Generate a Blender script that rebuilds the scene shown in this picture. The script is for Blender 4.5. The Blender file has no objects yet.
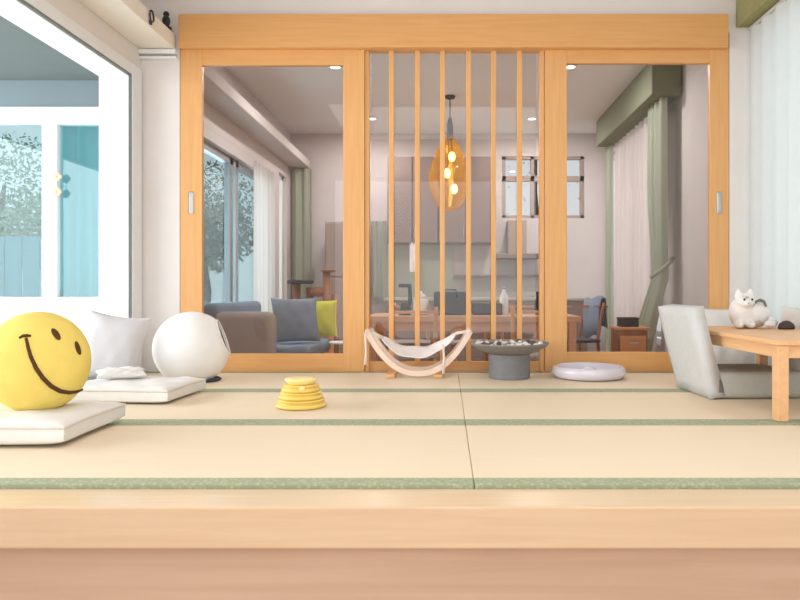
import bpy, bmesh, math, random
from mathutils import Vector, Matrix
random.seed(7)
scene = bpy.context.scene
COL = scene.collection
PI = math.pi
H, F, CX, CY = 0.55, 680.0, 446.0, 290.0     # eye height over the tatami, focal length and vanishing point in pixels

def at(px, py, Y):
    return Vector(((px - CX) * Y / F, Y, H - (py - CY) * Y / F))

# ------------------------------------------------------------------ materials
def lin(c):
    return tuple(((v / 255) / 12.92 if v / 255 <= .04045 else ((v / 255 + .055) / 1.055) ** 2.4) for v in c) + (1,)

def base(name):
    m = bpy.data.materials.new(name); m.use_nodes = True
    nt = m.node_tree
    return m, nt, nt.nodes['Principled BSDF']

def mat(name, c, rough=.6, spec=.3, metal=0, noise=.04, scale=18, bump=0, bscale=60, trans=0, emit=None, es=0, coat=0):
    m, nt, b = base(name)
    b.inputs['Roughness'].default_value = rough
    b.inputs['Specular IOR Level'].default_value = spec
    b.inputs['Metallic'].default_value = metal
    b.inputs['Transmission Weight'].default_value = trans
    b.inputs['Coat Weight'].default_value = coat
    tc = nt.nodes.new('ShaderNodeTexCoord')
    n = nt.nodes.new('ShaderNodeTexNoise'); n.inputs['Scale'].default_value = scale; n.inputs['Detail'].default_value = 4
    nt.links.new(tc.outputs['Object'], n.inputs['Vector'])
    r = nt.nodes.new('ShaderNodeValToRGB')
    a = lin(c)
    r.color_ramp.elements[0].position = .3; r.color_ramp.elements[1].position = .7
    r.color_ramp.elements[0].color = tuple(max(0, v * (1 - noise)) for v in a[:3]) + (1,)
    r.color_ramp.elements[1].color = tuple(min(1, v * (1 + noise)) for v in a[:3]) + (1,)
    nt.links.new(n.outputs['Fac'], r.inputs['Fac'])
    nt.links.new(r.outputs['Color'], b.inputs['Base Color'])
    if bump:
        n2 = nt.nodes.new('ShaderNodeTexNoise'); n2.inputs['Scale'].default_value = bscale; n2.inputs['Detail'].default_value = 3
        nt.links.new(tc.outputs['Object'], n2.inputs['Vector'])
        bp = nt.nodes.new('ShaderNodeBump'); bp.inputs['Strength'].default_value = bump; bp.inputs['Distance'].default_value = .01
        nt.links.new(n2.outputs['Fac'], bp.inputs['Height']); nt.links.new(bp.outputs['Normal'], b.inputs['Normal'])
    if emit:
        b.inputs['Emission Color'].default_value = lin(emit); b.inputs['Emission Strength'].default_value = es
    return m

def wood(name, c1, c2, axis='x', rough=.42, spec=.35, k=1.0):
    m, nt, b = base(name)
    b.inputs['Roughness'].default_value = rough; b.inputs['Specular IOR Level'].default_value = spec
    tc = nt.nodes.new('ShaderNodeTexCoord'); mp = nt.nodes.new('ShaderNodeMapping')
    s = {'x': (1.2, 22, 22), 'y': (22, 1.2, 22), 'z': (22, 22, 1.2)}[axis]
    mp.inputs['Scale'].default_value = tuple(v * k for v in s)
    nt.links.new(tc.outputs['Object'], mp.inputs['Vector'])
    n = nt.nodes.new('ShaderNodeTexNoise'); n.inputs['Scale'].default_value = 2.2; n.inputs['Detail'].default_value = 6; n.inputs['Distortion'].default_value = .6
    nt.links.new(mp.outputs['Vector'], n.inputs['Vector'])
    r = nt.nodes.new('ShaderNodeValToRGB')
    r.color_ramp.elements[0].position = .32; r.color_ramp.elements[1].position = .68
    r.color_ramp.elements[0].color = lin(c1); r.color_ramp.elements[1].color = lin(c2)
    nt.links.new(n.outputs['Fac'], r.inputs['Fac']); nt.links.new(r.outputs['Color'], b.inputs['Base Color'])
    bp = nt.nodes.new('ShaderNodeBump'); bp.inputs['Strength'].default_value = .05; bp.inputs['Distance'].default_value = .003
    nt.links.new(n.outputs['Fac'], bp.inputs['Height']); nt.links.new(bp.outputs['Normal'], b.inputs['Normal'])
    return m

def tatami_mat_material():
    m, nt, b = base('tatami_straw')
    b.inputs['Roughness'].default_value = .7; b.inputs['Specular IOR Level'].default_value = .2
    tc = nt.nodes.new('ShaderNodeTexCoord')
    mp = nt.nodes.new('ShaderNodeMapping'); mp.inputs['Scale'].default_value = (3, 160, 1)
    nt.links.new(tc.outputs['Object'], mp.inputs['Vector'])
    n = nt.nodes.new('ShaderNodeTexNoise'); n.inputs['Scale'].default_value = 1.5; n.inputs['Detail'].default_value = 4
    nt.links.new(mp.outputs['Vector'], n.inputs['Vector'])
    r = nt.nodes.new('ShaderNodeValToRGB')
    r.color_ramp.elements[0].color = lin((229, 211, 184)); r.color_ramp.elements[1].color = lin((237, 222, 198))
    nt.links.new(n.outputs['Fac'], r.inputs['Fac']); nt.links.new(r.outputs['Color'], b.inputs['Base Color'])
    w = nt.nodes.new('ShaderNodeTexWave'); w.inputs['Scale'].default_value = 70; w.bands_direction = 'X'; w.inputs['Distortion'].default_value = .5
    nt.links.new(tc.outputs['Object'], w.inputs['Vector'])
    bp = nt.nodes.new('ShaderNodeBump'); bp.inputs['Strength'].default_value = .08; bp.inputs['Distance'].default_value = .002
    nt.links.new(w.outputs['Fac'], bp.inputs['Height']); nt.links.new(bp.outputs['Normal'], b.inputs['Normal'])
    return m

def heri_material():
    m, nt, b = base('green_border_cloth')
    b.inputs['Roughness'].default_value = 1.15
    tc = nt.nodes.new('ShaderNodeTexCoord')
    v = nt.nodes.new('ShaderNodeTexVoronoi'); v.inputs['Scale'].default_value = 75
    nt.links.new(tc.outputs['Object'], v.inputs['Vector'])
    r = nt.nodes.new('ShaderNodeValToRGB')
    r.color_ramp.elements[0].position = .2; r.color_ramp.elements[1].position = .55
    r.color_ramp.elements[0].color = lin((180, 184, 156)); r.color_ramp.elements[1].color = lin((156, 164, 136))
    nt.links.new(v.outputs['Distance'], r.inputs['Fac']); nt.links.new(r.outputs['Color'], b.inputs['Base Color'])
    return m

def glass(name, tint, refl=.06, rough=.01):
    m = bpy.data.materials.new(name); m.use_nodes = True
    nt = m.node_tree; nt.nodes.clear()
    o = nt.nodes.new('ShaderNodeOutputMaterial'); mx = nt.nodes.new('ShaderNodeMixShader')
    t = nt.nodes.new('ShaderNodeBsdfTransparent'); t.inputs['Color'].default_value = tint + (1,)
    g = nt.nodes.new('ShaderNodeBsdfGlossy'); g.inputs['Roughness'].default_value = rough
    lw = nt.nodes.new('ShaderNodeLayerWeight'); lw.inputs['Blend'].default_value = .25
    ml = nt.nodes.new('ShaderNodeMath'); ml.operation = 'MULTIPLY_ADD'; ml.inputs[1].default_value = .5; ml.inputs[2].default_value = refl
    nt.links.new(lw.outputs['Fresnel'], ml.inputs[0])
    ml.inputs[1].default_value = .28
    nt.links.new(ml.outputs[0], mx.inputs[0]); nt.links.new(t.outputs[0], mx.inputs[1]); nt.links.new(g.outputs[0], mx.inputs[2])
    nt.links.new(mx.outputs[0], o.inputs[0])
    return m

def cloth(name, c, trans=.5, clear=0.0):
    """thin curtain cloth: diffuse + translucent (+ open weave)"""
    m = bpy.data.materials.new(name); m.use_nodes = True
    nt = m.node_tree; nt.nodes.clear()
    o = nt.nodes.new('ShaderNodeOutputMaterial')
    d = nt.nodes.new('ShaderNodeBsdfDiffuse'); t = nt.nodes.new('ShaderNodeBsdfTranslucent')
    tc = nt.nodes.new('ShaderNodeTexCoord'); n = nt.nodes.new('ShaderNodeTexNoise'); n.inputs['Scale'].default_value = 30
    nt.links.new(tc.outputs['Object'], n.inputs['Vector'])
    r = nt.nodes.new('ShaderNodeValToRGB'); a = lin(c)
    r.color_ramp.elements[0].color = tuple(v * .96 for v in a[:3]) + (1,); r.color_ramp.elements[1].color = a
    nt.links.new(n.outputs['Fac'], r.inputs['Fac'])
    for s in (d, t): nt.links.new(r.outputs['Color'], s.inputs['Color'])
    mx = nt.nodes.new('ShaderNodeMixShader'); mx.inputs[0].default_value = trans
    nt.links.new(d.outputs[0], mx.inputs[1]); nt.links.new(t.outputs[0], mx.inputs[2])
    out = mx
    if clear:
        tr = nt.nodes.new('ShaderNodeBsdfTransparent'); m2 = nt.nodes.new('ShaderNodeMixShader'); m2.inputs[0].default_value = clear
        nt.links.new(mx.outputs[0], m2.inputs[1]); nt.links.new(tr.outputs[0], m2.inputs[2]); out = m2
    nt.links.new(out.outputs[0], o.inputs[0])
    return m

M = {}
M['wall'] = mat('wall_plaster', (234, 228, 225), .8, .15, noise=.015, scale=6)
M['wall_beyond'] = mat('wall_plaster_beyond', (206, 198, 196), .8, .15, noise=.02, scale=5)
M['ceiling'] = mat('ceiling_paint', (233, 231, 230), .85, .1, noise=.01)
M['floor'] = wood('floor_boards', (190, 150, 124), (206, 168, 142), 'x', .4)
M['white'] = mat('white_paint', (240, 242, 243), .45, .3, noise=.01)
M['cream'] = mat('cream_paint', (248, 243, 230), .7, .2, noise=.015)
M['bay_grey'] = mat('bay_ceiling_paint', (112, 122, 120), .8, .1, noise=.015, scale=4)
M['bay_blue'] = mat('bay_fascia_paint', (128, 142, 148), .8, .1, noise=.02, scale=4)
M['gasket'] = mat('grey_gasket', (130, 142, 144), .6)
M['wood_h'] = wood('door_wood_level', (223, 166, 104), (230, 176, 115), 'x')
M['wood_v'] = wood('door_wood_upright', (225, 169, 108), (232, 179, 119), 'z')
M['step'] = wood('step_wood', (216, 190, 157), (223, 199, 168), 'x', .3, .45)
M['riser'] = wood('riser_wood', (198, 170, 146), (210, 184, 161), 'x', .35, .4, .5)
M['table'] = wood('table_wood', (231, 180, 130), (238, 193, 145), 'y')
M['pale_wood'] = wood('pale_wood', (240, 214, 196), (246, 226, 212), 'x')
M['foot_wood'] = wood('foot_wood', (226, 170, 118), (232, 182, 132), 'y')
M['brown'] = wood('brown_wood', (140, 92, 66), (160, 108, 80), 'z')
M['mid_wood'] = wood('mid_wood', (196, 140, 98), (208, 156, 112), 'x')
M['orange'] = wood('orange_wood', (222, 150, 104), (228, 160, 114), 'z')
M['tatami'] = tatami_mat_material()
M['heri'] = heri_material()
M['pane'] = glass('door_glass', (.94, .93, .925), .022)
M['clear'] = glass('clear_glass', (.97, .98, .98), .02)
M['win'] = glass('window_glass', (.80, .93, .95), .03)
M['metal'] = mat('satin_metal', (196, 196, 190), .35, .5, .6, noise=.01)
M['cushion'] = mat('white_cotton', (232, 230, 228), .9, .1, noise=.02, bump=.12, bscale=14)
M['cushion_seam'] = mat('cream_piping', (222, 214, 204), .9, .1)
M['pillow_grey'] = mat('grey_cotton', (212, 210, 213), .9, .1, noise=.02, bump=.12, bscale=12)
M['yellow'] = mat('yellow_plush', (240, 216, 118), .95, .1, noise=.04, scale=12, bump=.25, bscale=120)
M['ink'] = mat('brown_felt', (92, 66, 44), .9, .1)
M['shell'] = mat('white_felt', (246, 245, 244), .85, .15, noise=.015, bump=.1, bscale=90)
M['den'] = mat('tan_lining', (176, 142, 118), .9, .1, noise=.05)
M['toy'] = mat('yellow_plastic', (247, 214, 112), .35, .4, noise=.01, coat=.2)
M['toy_pale'] = mat('pale_yellow_plastic', (251, 232, 160), .35, .4, noise=.01)
M['hammock'] = mat('white_canvas', (244, 238, 238), .9, .1, noise=.03, bump=.1)
M['rope'] = mat('cream_rope', (236, 224, 214), .9, .1)
M['grey_stone'] = mat('grey_cement', (128, 127, 131), .5, .35, noise=.05, scale=30)
M['dish'] = mat('grey_dish', (140, 136, 132), .6, .3, noise=.05, scale=30)
M['pebble_w'] = mat('white_stone', (236, 232, 226), .5, .3)
M['pebble_d'] = mat('dark_stone', (92, 86, 82), .5, .3)
M['tray'] = mat('lilac_plastic', (226, 222, 234), .12, .5, noise=.03, scale=8, coat=.6)
M['chair'] = mat('grey_linen', (212, 214, 214), .9, .1, noise=.03, scale=40, bump=.12, bscale=30)
M['chair_seat'] = mat('grey_linen_seat', (186, 187, 180), .9, .1, noise=.03, scale=40, bump=.15, bscale=26)
M['sheer'] = cloth('white_sheer', (240, 239, 238), .4, .02)
M['sheer_b'] = cloth('pale_sheer', (214, 202, 198), .4, .04)
M['green'] = mat('green_fabric', (158, 156, 112), .85, .1, noise=.05)
M['sage'] = cloth('sage_drape', (176, 182, 164), .15)
M['sage_box'] = mat('sage_pelmet', (134, 138, 120), .85, .1, noise=.03)
M['teal'] = cloth('teal_drape', (182, 224, 226), .6)
M['fence'] = mat('teal_fence_paint', (140, 196, 206), .6, .2, noise=.03)
M['leaf'] = mat('leaf', (140, 182, 150), .6, .2, noise=.3, scale=3)
M['leaf_d'] = mat('leaf_dark', (74, 96, 56), .6, .2, noise=.35, scale=3)
M['bark'] = mat('bark', (96, 84, 72), .9, .1, noise=.2)
M['soil'] = mat('garden_ground', (150, 150, 140), .9, .1, noise=.15, scale=3)
M['black'] = mat('black_plastic', (46, 48, 54), .45, .3)
M['charcoal'] = mat('charcoal_fabric', (72, 74, 84), .8, .2)
M['sofa'] = mat('taupe_linen', (168, 160, 156), .9, .1, noise=.03)
M['sofa_blue'] = mat('blue_grey_linen', (132, 144, 162), .9, .1, noise=.04)
M['pear'] = mat('pear_green_cotton', (196, 192, 78), .9, .1, noise=.04)
M['cab'] = mat('taupe_laminate', (164, 148, 140), .6, .2, noise=.02)
M['cab_d'] = mat('dark_taupe_laminate', (138, 122, 118), .6, .2, noise=.02)
M['tile'] = mat('pale_green_tile', (186, 190, 176), .4, .3, noise=.02)
M['silver'] = mat('steel', (170, 168, 170), .35, .5, .8, noise=.02)
M['bulb'] = mat('warm_bulb', (255, 220, 150), .4, emit=(255, 214, 130), es=22)
M['lamp_on'] = mat('lit_downlight', (255, 250, 240), .4, emit=(255, 246, 232), es=6)
M['amber'] = glass('amber_glass', (.98, .74, .30), .06, .03)
def amber_glow():
    nt = M['amber'].node_tree; o = nt.nodes['Material Output']; old = o.inputs[0].links[0].from_socket
    t = nt.nodes.new('ShaderNodeBsdfTranslucent'); t.inputs['Color'].default_value = lin((250, 190, 80))
    m = nt.nodes.new('ShaderNodeMixShader'); m.inputs[0].default_value = .13
    nt.links.new(old, m.inputs[1]); nt.links.new(t.outputs[0], m.inputs[2]); nt.links.new(m.outputs[0], o.inputs[0])
amber_glow()
M['plush'] = None

def plush_material():
    m, nt, b = base('white_grey_fur')
    b.inputs['Roughness'].default_value = .95
    tc = nt.nodes.new('ShaderNodeTexCoord'); n = nt.nodes.new('ShaderNodeTexNoise')
    n.inputs['Scale'].default_value = 11; n.inputs['Detail'].default_value = 3
    nt.links.new(tc.outputs['Object'], n.inputs['Vector'])
    r = nt.nodes.new('ShaderNodeValToRGB')
    r.color_ramp.elements[0].position = .60; r.color_ramp.elements[1].position = .68
    r.color_ramp.elements[0].color = lin((238, 236, 234)); r.color_ramp.elements[1].color = lin((176, 172, 168))
    nt.links.new(n.outputs['Fac'], r.inputs['Fac']); nt.links.new(r.outputs['Color'], b.inputs['Base Color'])
    return m
M['plush'] = plush_material()

# ------------------------------------------------------------------ mesh helpers
def new(): return bmesh.new()

def box(bm, x0, x1, y0, y1, z0, z1, bev=0, seg=2, mi=0):
    v = [bm.verts.new((x, y, z)) for x in (x0, x1) for y in (y0, y1) for z in (z0, z1)]
    fs = [(0, 1, 3, 2), (4, 6, 7, 5), (0, 4, 5, 1), (2, 3, 7, 6), (0, 2, 6, 4), (1, 5, 7, 3)]
    faces = [bm.faces.new([v[i] for i in f]) for f in fs]
    for f in faces: f.material_index = mi
    if bev:
        es = {e for f in faces for e in f.edges}
        bmesh.ops.bevel(bm, geom=list(es), offset=bev, segments=seg, affect='EDGES', profile=.5)
    return bm

def lathe(bm, prof, n=48, c=(0, 0, 0), close=True):
    """profile of (r, z); ends with r = 0 close to a point"""
    rings = []
    for r, z in prof:
        if r < 1e-6: rings.append([bm.verts.new((c[0], c[1], c[2] + z))])
        else: rings.append([bm.verts.new((c[0] + r * math.cos(2 * PI * i / n), c[1] + r * math.sin(2 * PI * i / n), c[2] + z)) for i in range(n)])
    for a, b in zip(rings, rings[1:]):
        for i in range(n):
            j = (i + 1) % n
            if len(a) == 1 and len(b) == 1: continue
            if len(a) == 1: bm.faces.new((a[0], b[i], b[j]))
            elif len(b) == 1: bm.faces.new((a[i], b[0], a[j]))
            else: bm.faces.new((a[i], b[i], b[j], a[j]))
    return bm

def tube(bm, pts, r, n=10, sq=None):
    """tube along points; r scalar or list; sq = (w, h) gives a rectangular section"""
    pts = [Vector(p) for p in pts]
    rings = []
    up = Vector((0, 0, 1))
    for i, p in enumerate(pts):
        d = (pts[min(i + 1, len(pts) - 1)] - pts[max(i - 1, 0)]).normalized()
        ref = up if abs(d.z) < .95 else Vector((0, 1, 0))
        if sq: ref = Vector((0, 1, 0))
        s = d.cross(ref).normalized(); t = s.cross(d).normalized()
        rr = r[i] if isinstance(r, (list, tuple)) else r
        if sq:
            w, h = sq
            rings.append([bm.verts.new(p + s * a * h / 2 + t * b * w / 2) for a, b in ((-1, -1), (1, -1), (1, 1), (-1, 1))])
        else:
            rings.append([bm.verts.new(p + (s * math.cos(2 * PI * k / n) + t * math.sin(2 * PI * k / n)) * rr) for k in range(n)])
    m = len(rings[0])
    for a, b in zip(rings, rings[1:]):
        for k in range(m): bm.faces.new((a[k], a[(k + 1) % m], b[(k + 1) % m], b[k]))
    bm.faces.new(rings[0][::-1]); bm.faces.new(rings[-1])
    return bm

def cyl(bm, c, r, h, n=24, bev=0):
    return lathe(bm, [(0, 0), (r - bev, 0), (r, bev), (r, h - bev), (r - bev, h), (0, h)] if bev else [(0, 0), (r, 0), (r, h), (0, h)], n, c)

def ellipsoid(bm, c, r, rot=None, n=32, m=18):
    c = Vector(c); rot = rot or Matrix.Identity(3)
    rings = []
    for i in range(m + 1):
        th = PI * i / m
        if i in (0, m): rings.append([bm.verts.new(c + rot @ Vector((0, 0, r[2] * math.cos(th))))])
        else: rings.append([bm.verts.new(c + rot @ Vector((r[0] * math.sin(th) * math.cos(2 * PI * k / n), r[1] * math.sin(th) * math.sin(2 * PI * k / n), r[2] * math.cos(th)))) for k in range(n)])
    for a, b in zip(rings, rings[1:]):
        for k in range(n):
            j = (k + 1) % n
            if len(a) == 1: bm.faces.new((a[0], b[k], b[j]))
            elif len(b) == 1: bm.faces.new((a[k], b[0], a[j]))
            else: bm.faces.new((a[k], b[k], b[j], a[j]))
    return bm

def pillow(bm, w, d, t, p=4, pinch=.06, edge=0.0, wr=.006, seed=1, n=30):
    """cushion lying in the xy plane with its base near z = 0; edge = height of a boxed side"""
    rnd = random.Random(seed); ph = [rnd.uniform(0, 6.3) for _ in range(6)]
    top, bot = {}, {}
    for i in range(n + 1):
        for j in range(n + 1):
            u = math.sin((i / n - .5) * PI); v = math.sin((j / n - .5) * PI)
            k = 1 - pinch * (1 - v * v) * u * u; l = 1 - pinch * (1 - u * u) * v * v
            x, y = u * k * w / 2, v * l * d / 2
            h = max(0, (1 - abs(u) ** p) * (1 - abs(v) ** p)) ** .5
            wv = wr * h * (math.sin(9 * u + 5 * v + ph[0]) + .7 * math.sin(6 * v - 11 * u + ph[1]) + .5 * math.sin(15 * u * v + ph[2]))
            zc = t / 2
            top[i, j] = bm.verts.new((x, y, zc + edge / 2 + (t - edge) / 2 * h + wv))
            bot[i, j] = bm.verts.new((x, y, zc - edge / 2 - (t - edge) / 2 * h * .9))
    for i in range(n):
        for j in range(n):
            bm.faces.new((top[i, j], top[i + 1, j], top[i + 1, j + 1], top[i, j + 1]))
            bm.faces.new((bot[i, j], bot[i, j + 1], bot[i + 1, j + 1], bot[i + 1, j]))
    rim = [(i, 0) for i in range(n)] + [(n, j) for j in range(n)] + [(i, n) for i in range(n, 0, -1)] + [(0, j) for j in range(n, 0, -1)]
    for a, b in zip(rim, rim[1:] + rim[:1]):
        bm.faces.new((bot[a], bot[b], top[b], top[a]))
    return [top[a].co.copy() for a in rim], bm

def sheet(bm, p0, dirv, length, z0, z1, amp, wl, seed=0, nrm=None, zs=10, ppw=10, flare=None):
    """hanging folded cloth from p0 along dirv"""
    rnd = random.Random(seed)
    d = Vector(dirv).normalized(); nr = Vector(nrm) if nrm else Vector((-d.y, d.x, 0))
    n = max(8, int(length / wl * ppw)); ph = [rnd.uniform(0, 6) for _ in range(3)]
    rows = []
    for k in range(zs + 1):
        f = k / zs; z = z0 + (z1 - z0) * f
        row = []
        for i in range(n + 1):
            s = i / n * length
            a = amp * (math.sin(2 * PI * s / wl + ph[0] + .4 * math.sin(3 * s / wl + ph[1])) + .3 * math.sin(2 * PI * s / wl * 2.3 + ph[2] + f))
            a *= (1.15 - .35 * f)
            ss = s if not flare else flare(s, f)
            p = Vector(p0) + d * ss + nr * a
            row.append(bm.verts.new((p.x, p.y, z)))
        rows.append(row)
    for a, b in zip(rows, rows[1:]):
        for i in range(n): bm.faces.new((a[i], a[i + 1], b[i + 1], b[i]))
    return bm

def foliage(bm, c, r, n, s, seed):
    rnd = random.Random(seed)
    for _ in range(n):
        while True:
            p = Vector((rnd.uniform(-1, 1), rnd.uniform(-1, 1), rnd.uniform(-1, 1)))
            if p.length < 1: break
        p = Vector(c) + Vector((p.x * r[0], p.y * r[1], p.z * r[2]))
        a = Vector((rnd.uniform(-1, 1), rnd.uniform(-1, 1), rnd.uniform(-1, 1))).normalized()
        b = a.cross(Vector((rnd.uniform(-1, 1), rnd.uniform(-1, 1), rnd.uniform(-1, 1)))).normalized()
        k = s * rnd.uniform(.6, 1.3)
        bm.faces.new([bm.verts.new(q) for q in (p - a * k, p + b * k * .4, p + a * k, p - b * k * .4)])
    return bm

def obj(name, bm, m, parent=None, smooth=False, loc=None):
    bmesh.ops.recalc_face_normals(bm, faces=bm.faces[:]) if smooth != 'leaf' else None
    me = bpy.data.meshes.new(name); bm.to_mesh(me); bm.free()
    ms = m if isinstance(m, (list, tuple)) else [m]
    for x in ms: me.materials.append(x if not isinstance(x, str) else M[x])
    if smooth is True:
        for p in me.polygons: p.use_smooth = True
    o = bpy.data.objects.new(name, me); COL.objects.link(o)
    if parent: o.parent = parent
    if loc: o.location = loc
    return o

def auto(o, ang=40):
    """smooth shading with sharp edges kept"""
    me = o.data
    for p in me.polygons: p.use_smooth = True
    me.set_sharp_from_angle(angle=math.radians(ang))
    return o

def tag(o, label, cat, group=None):
    o['label'] = label; o['category'] = cat
    if group: o['group'] = group
    return o

def thing(name, label, cat, loc=(0, 0, 0), rz=0, group=None):
    o = bpy.data.objects.new(name, None); COL.objects.link(o); o.empty_display_size = .05
    o.location = loc; o.rotation_euler = (0, 0, rz)
    return tag(o, label, cat, group)

def struct(name, bm, m, parent=None, **k):
    o = obj(name, bm, m, parent, **k)
    if not parent: o['kind'] = 'structure'
    return o

def copy_thing(r, loc, rz=None, label=None):
    c = r.copy(); COL.objects.link(c); c.location = loc
    if rz is not None: c.rotation_euler = (0, 0, rz)
    if label: c['label'] = label
    for ch in list(r.children):
        d = ch.copy(); COL.objects.link(d); d.parent = c
        for g in list(ch.children):
            e = g.copy(); COL.objects.link(e); e.parent = d
    return c

# ------------------------------------------------------------------ room shell
XL, XR, YD, YB, ZC, ZF = -2.05, 2.12, 4.57, 9.0, 2.62, -.40
YR = -3.2                                                   # wall behind the camera
b = new(); box(b, XL - .2, XR + .2, YR, YB + .1, ZF - .1, ZF); struct('floor', b, 'floor')
b = new(); box(b, XL - .2, XR + .2, YR, YB + .1, ZC, ZC + .1); struct('ceiling', b, 'ceiling')

T = .18                                                     # thickness of the left wall
OY0, OY1, OZ0, OZ1 = .3, 4.41, .06, 1.95                    # big opening to the bay
b = new()
box(b, XL - T, XL, YR, OY0, ZF, ZC); box(b, XL - T, XL, OY1, YD + .1, ZF, ZC)
box(b, XL - T, XL, OY0, OY1, ZF, OZ0); box(b, XL - T, XL, OY0, OY1, OZ1, ZC)
struct('wall_left', b, 'wall')
# right wall: tall window behind the sheer
b = new()
WY0, WY1, WZ0, WZ1 = .6, 4.50, .30, 2.3
box(b, XR, XR + .15, YR, WY0, ZF, ZC); box(b, XR, XR + .15, WY1, YD + .1, ZF, ZC)
box(b, XR, XR + .15, WY0, WY1, ZF, WZ0); box(b, XR, XR + .15, WY0, WY1, WZ1, ZC)
struct('wall_right', b, 'wall')
b = new(); box(b, XL, XR, YR - .1, YR, ZF, ZF + .05); box(b, XL, XR, YR - .1, YR, ZC - .05, ZC)  # middle left open so the added fill light reaches the room
struct('wall_rear', b, 'wall')
# wall around the sliding doors
DX0, DX1, BZ1 = -1.79, 1.905, 2.38
b = new()
box(b, XL, DX0, YD, YD + .1, ZF, ZC); box(b, DX1, XR, YD, YD + .1, ZF, ZC); box(b, DX0, DX1, YD, YD + .1, BZ1 - .1, ZC)
box(b, DX0, DX1, YD, YD + .1, ZF, -.002)
struct('wall_back', b, 'wall')

# ledge along the left wall, its end moulding and ornaments
b = new(); box(b, XL, -1.81, -1, YD - .012, 2.16, 2.26, .006); struct('trim_1', b, 'cream')
b = new(); box(b, XL, -1.80, 4.535, YD, 2.095, 2.112, .003); box(b, XL, -1.80, 4.52, YD, 2.125, 2.155, .003); struct('trim_2', b, 'white')
t = thing('figurine', 'small dark figurine standing on the cream ledge beside the wooden header', 'figurine', (-1.835, 4.46, 2.261))
b = new(); lathe(b, [(0, 0), (.034, 0), (.036, .01), (.02, .02), (.02, .03), (.026, .05), (.022, .075), (.012, .085), (0, .086)], 16); obj('body', b, 'black', t, True)
b = new(); ellipsoid(b, (0, 0, .098), (.02, .018, .02), n=14, m=8); obj('head', b, 'black', t, True)
t = thing('wall_hook', 'small dark curled hook on the side of the cream ledge', 'hook', (-1.809, 4.15, 2.20))
b = new(); tube(b, [(.012, .03 * math.cos(a) * (1 - a / 14), .02 + .035 * math.sin(a)) for a in [k * .35 for k in range(-2, 15)]], .006, 8); obj('curl', b, 'charcoal', t, True)
b = new(); box(b, 0, .012, -.012, .012, -.03, -.005, .003); obj('plate', b, 'charcoal', t)

# white casing of the opening with its grey gasket
b = new(); box(b, XL, XL + .02, OY1, OY1 + .13, 0, OZ1 + .07, .004); box(b, XL, XL + .02, OY0, OY1, OZ1, OZ1 + .07, .004)
tr = struct('trim_3', b, 'white')
b = new(); box(b, XL, XL + .012, OY1 - .012, OY1 + .004, .02, OZ1 + .004); box(b, XL, XL + .012, OY0, OY1 - .012, OZ1 - .012, OZ1 + .004)
obj('gasket', b, 'gasket', tr)
# white lining of the opening (jamb, head, sill)
b = new(); box(b, XL - T - .01, XL, OY1 - .022, OY1 - .002, OZ0, OZ1); box(b, XL - T - .01, XL, OY0, OY1 - .022, OZ1 - .02, OZ1 - .002)
box(b, XL - T - .01, XL + .02, OY0, OY1 - .022, OZ0, OZ0 + .02, .004)
struct('trim_4', b, 'white')

# the bay beyond the opening
BX0, BY1, BZ = -4.3, 4.9, 2.06
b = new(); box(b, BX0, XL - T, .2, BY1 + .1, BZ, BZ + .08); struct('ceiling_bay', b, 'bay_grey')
b = new(); box(b, BX0, XL - T, .2, BY1 + .1, -.1, .04); struct('floor_bay', b, 'white')
b = new(); box(b, BX0, XL - T, BY1, BY1 + .1, .04, .47); struct('wall_bay', b, 'white')
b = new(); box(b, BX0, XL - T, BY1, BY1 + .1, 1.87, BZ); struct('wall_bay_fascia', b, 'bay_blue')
# window at the end of the bay
b = new()
y0, y1 = BY1 + .01, BY1 + .07
box(b, BX0, XL - T, y0 - .02, y1, 1.745, 1.87, .006); box(b, BX0, XL - T, y0 - .03, y1, .44, .50, .006)
box(b, -2.505, XL - T, y0, y1, .50, 1.745, .004); box(b, -2.912, -2.80, y0 - .015, y1, .50, 1.745, .006); box(b, -3.75, -3.65, y0, y1, .5, 1.745, .004)
w = struct('window_1', b, 'white')
b = new(); box(b, -2.80, -2.505, y0 + .025, y0 + .031, .5, 1.745); obj('pane', b, 'win', w)
b = new(); box(b, -3.65, -2.912, y0 + .025, y0 + .031, .5, 1.745); obj('pane', b, 'win', w)
# pale teal curtain hanging behind the right pane
t = tag(obj('curtain', sheet(new(), (-2.95, BY1 + .17, 0), (1, 0, 0), .58, .45, 1.85, .04, .16, 3), 'teal', None, True), 'pale teal curtain hanging behind the right pane of the bay window', 'curtain')
# pendant lamp mirrored at the mullion, its reflected glow modelled as peach shapes
t = thing('window_ornament', 'small peach flower ornament stuck on the white window mullion', 'ornament', (-2.79, BY1 - .017, 1.31))
for dz in (.055, -.055):
    b = new()
    for k in range(5): ellipsoid(b, (.018 * math.cos(k * 1.257), 0, dz + .018 * math.sin(k * 1.257)), (.016, .008, .016), n=10, m=6)
    obj('flower', b, mat('peach_felt', (246, 200, 170), .8), t, True)
b = new(); tube(b, [(0, 0, -.05), (.004, 0, 0), (0, 0, .05)], .004, 6); obj('stem', b, 'leaf', t, True)  # green strand belonging to the modelled lamp reflection

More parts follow.
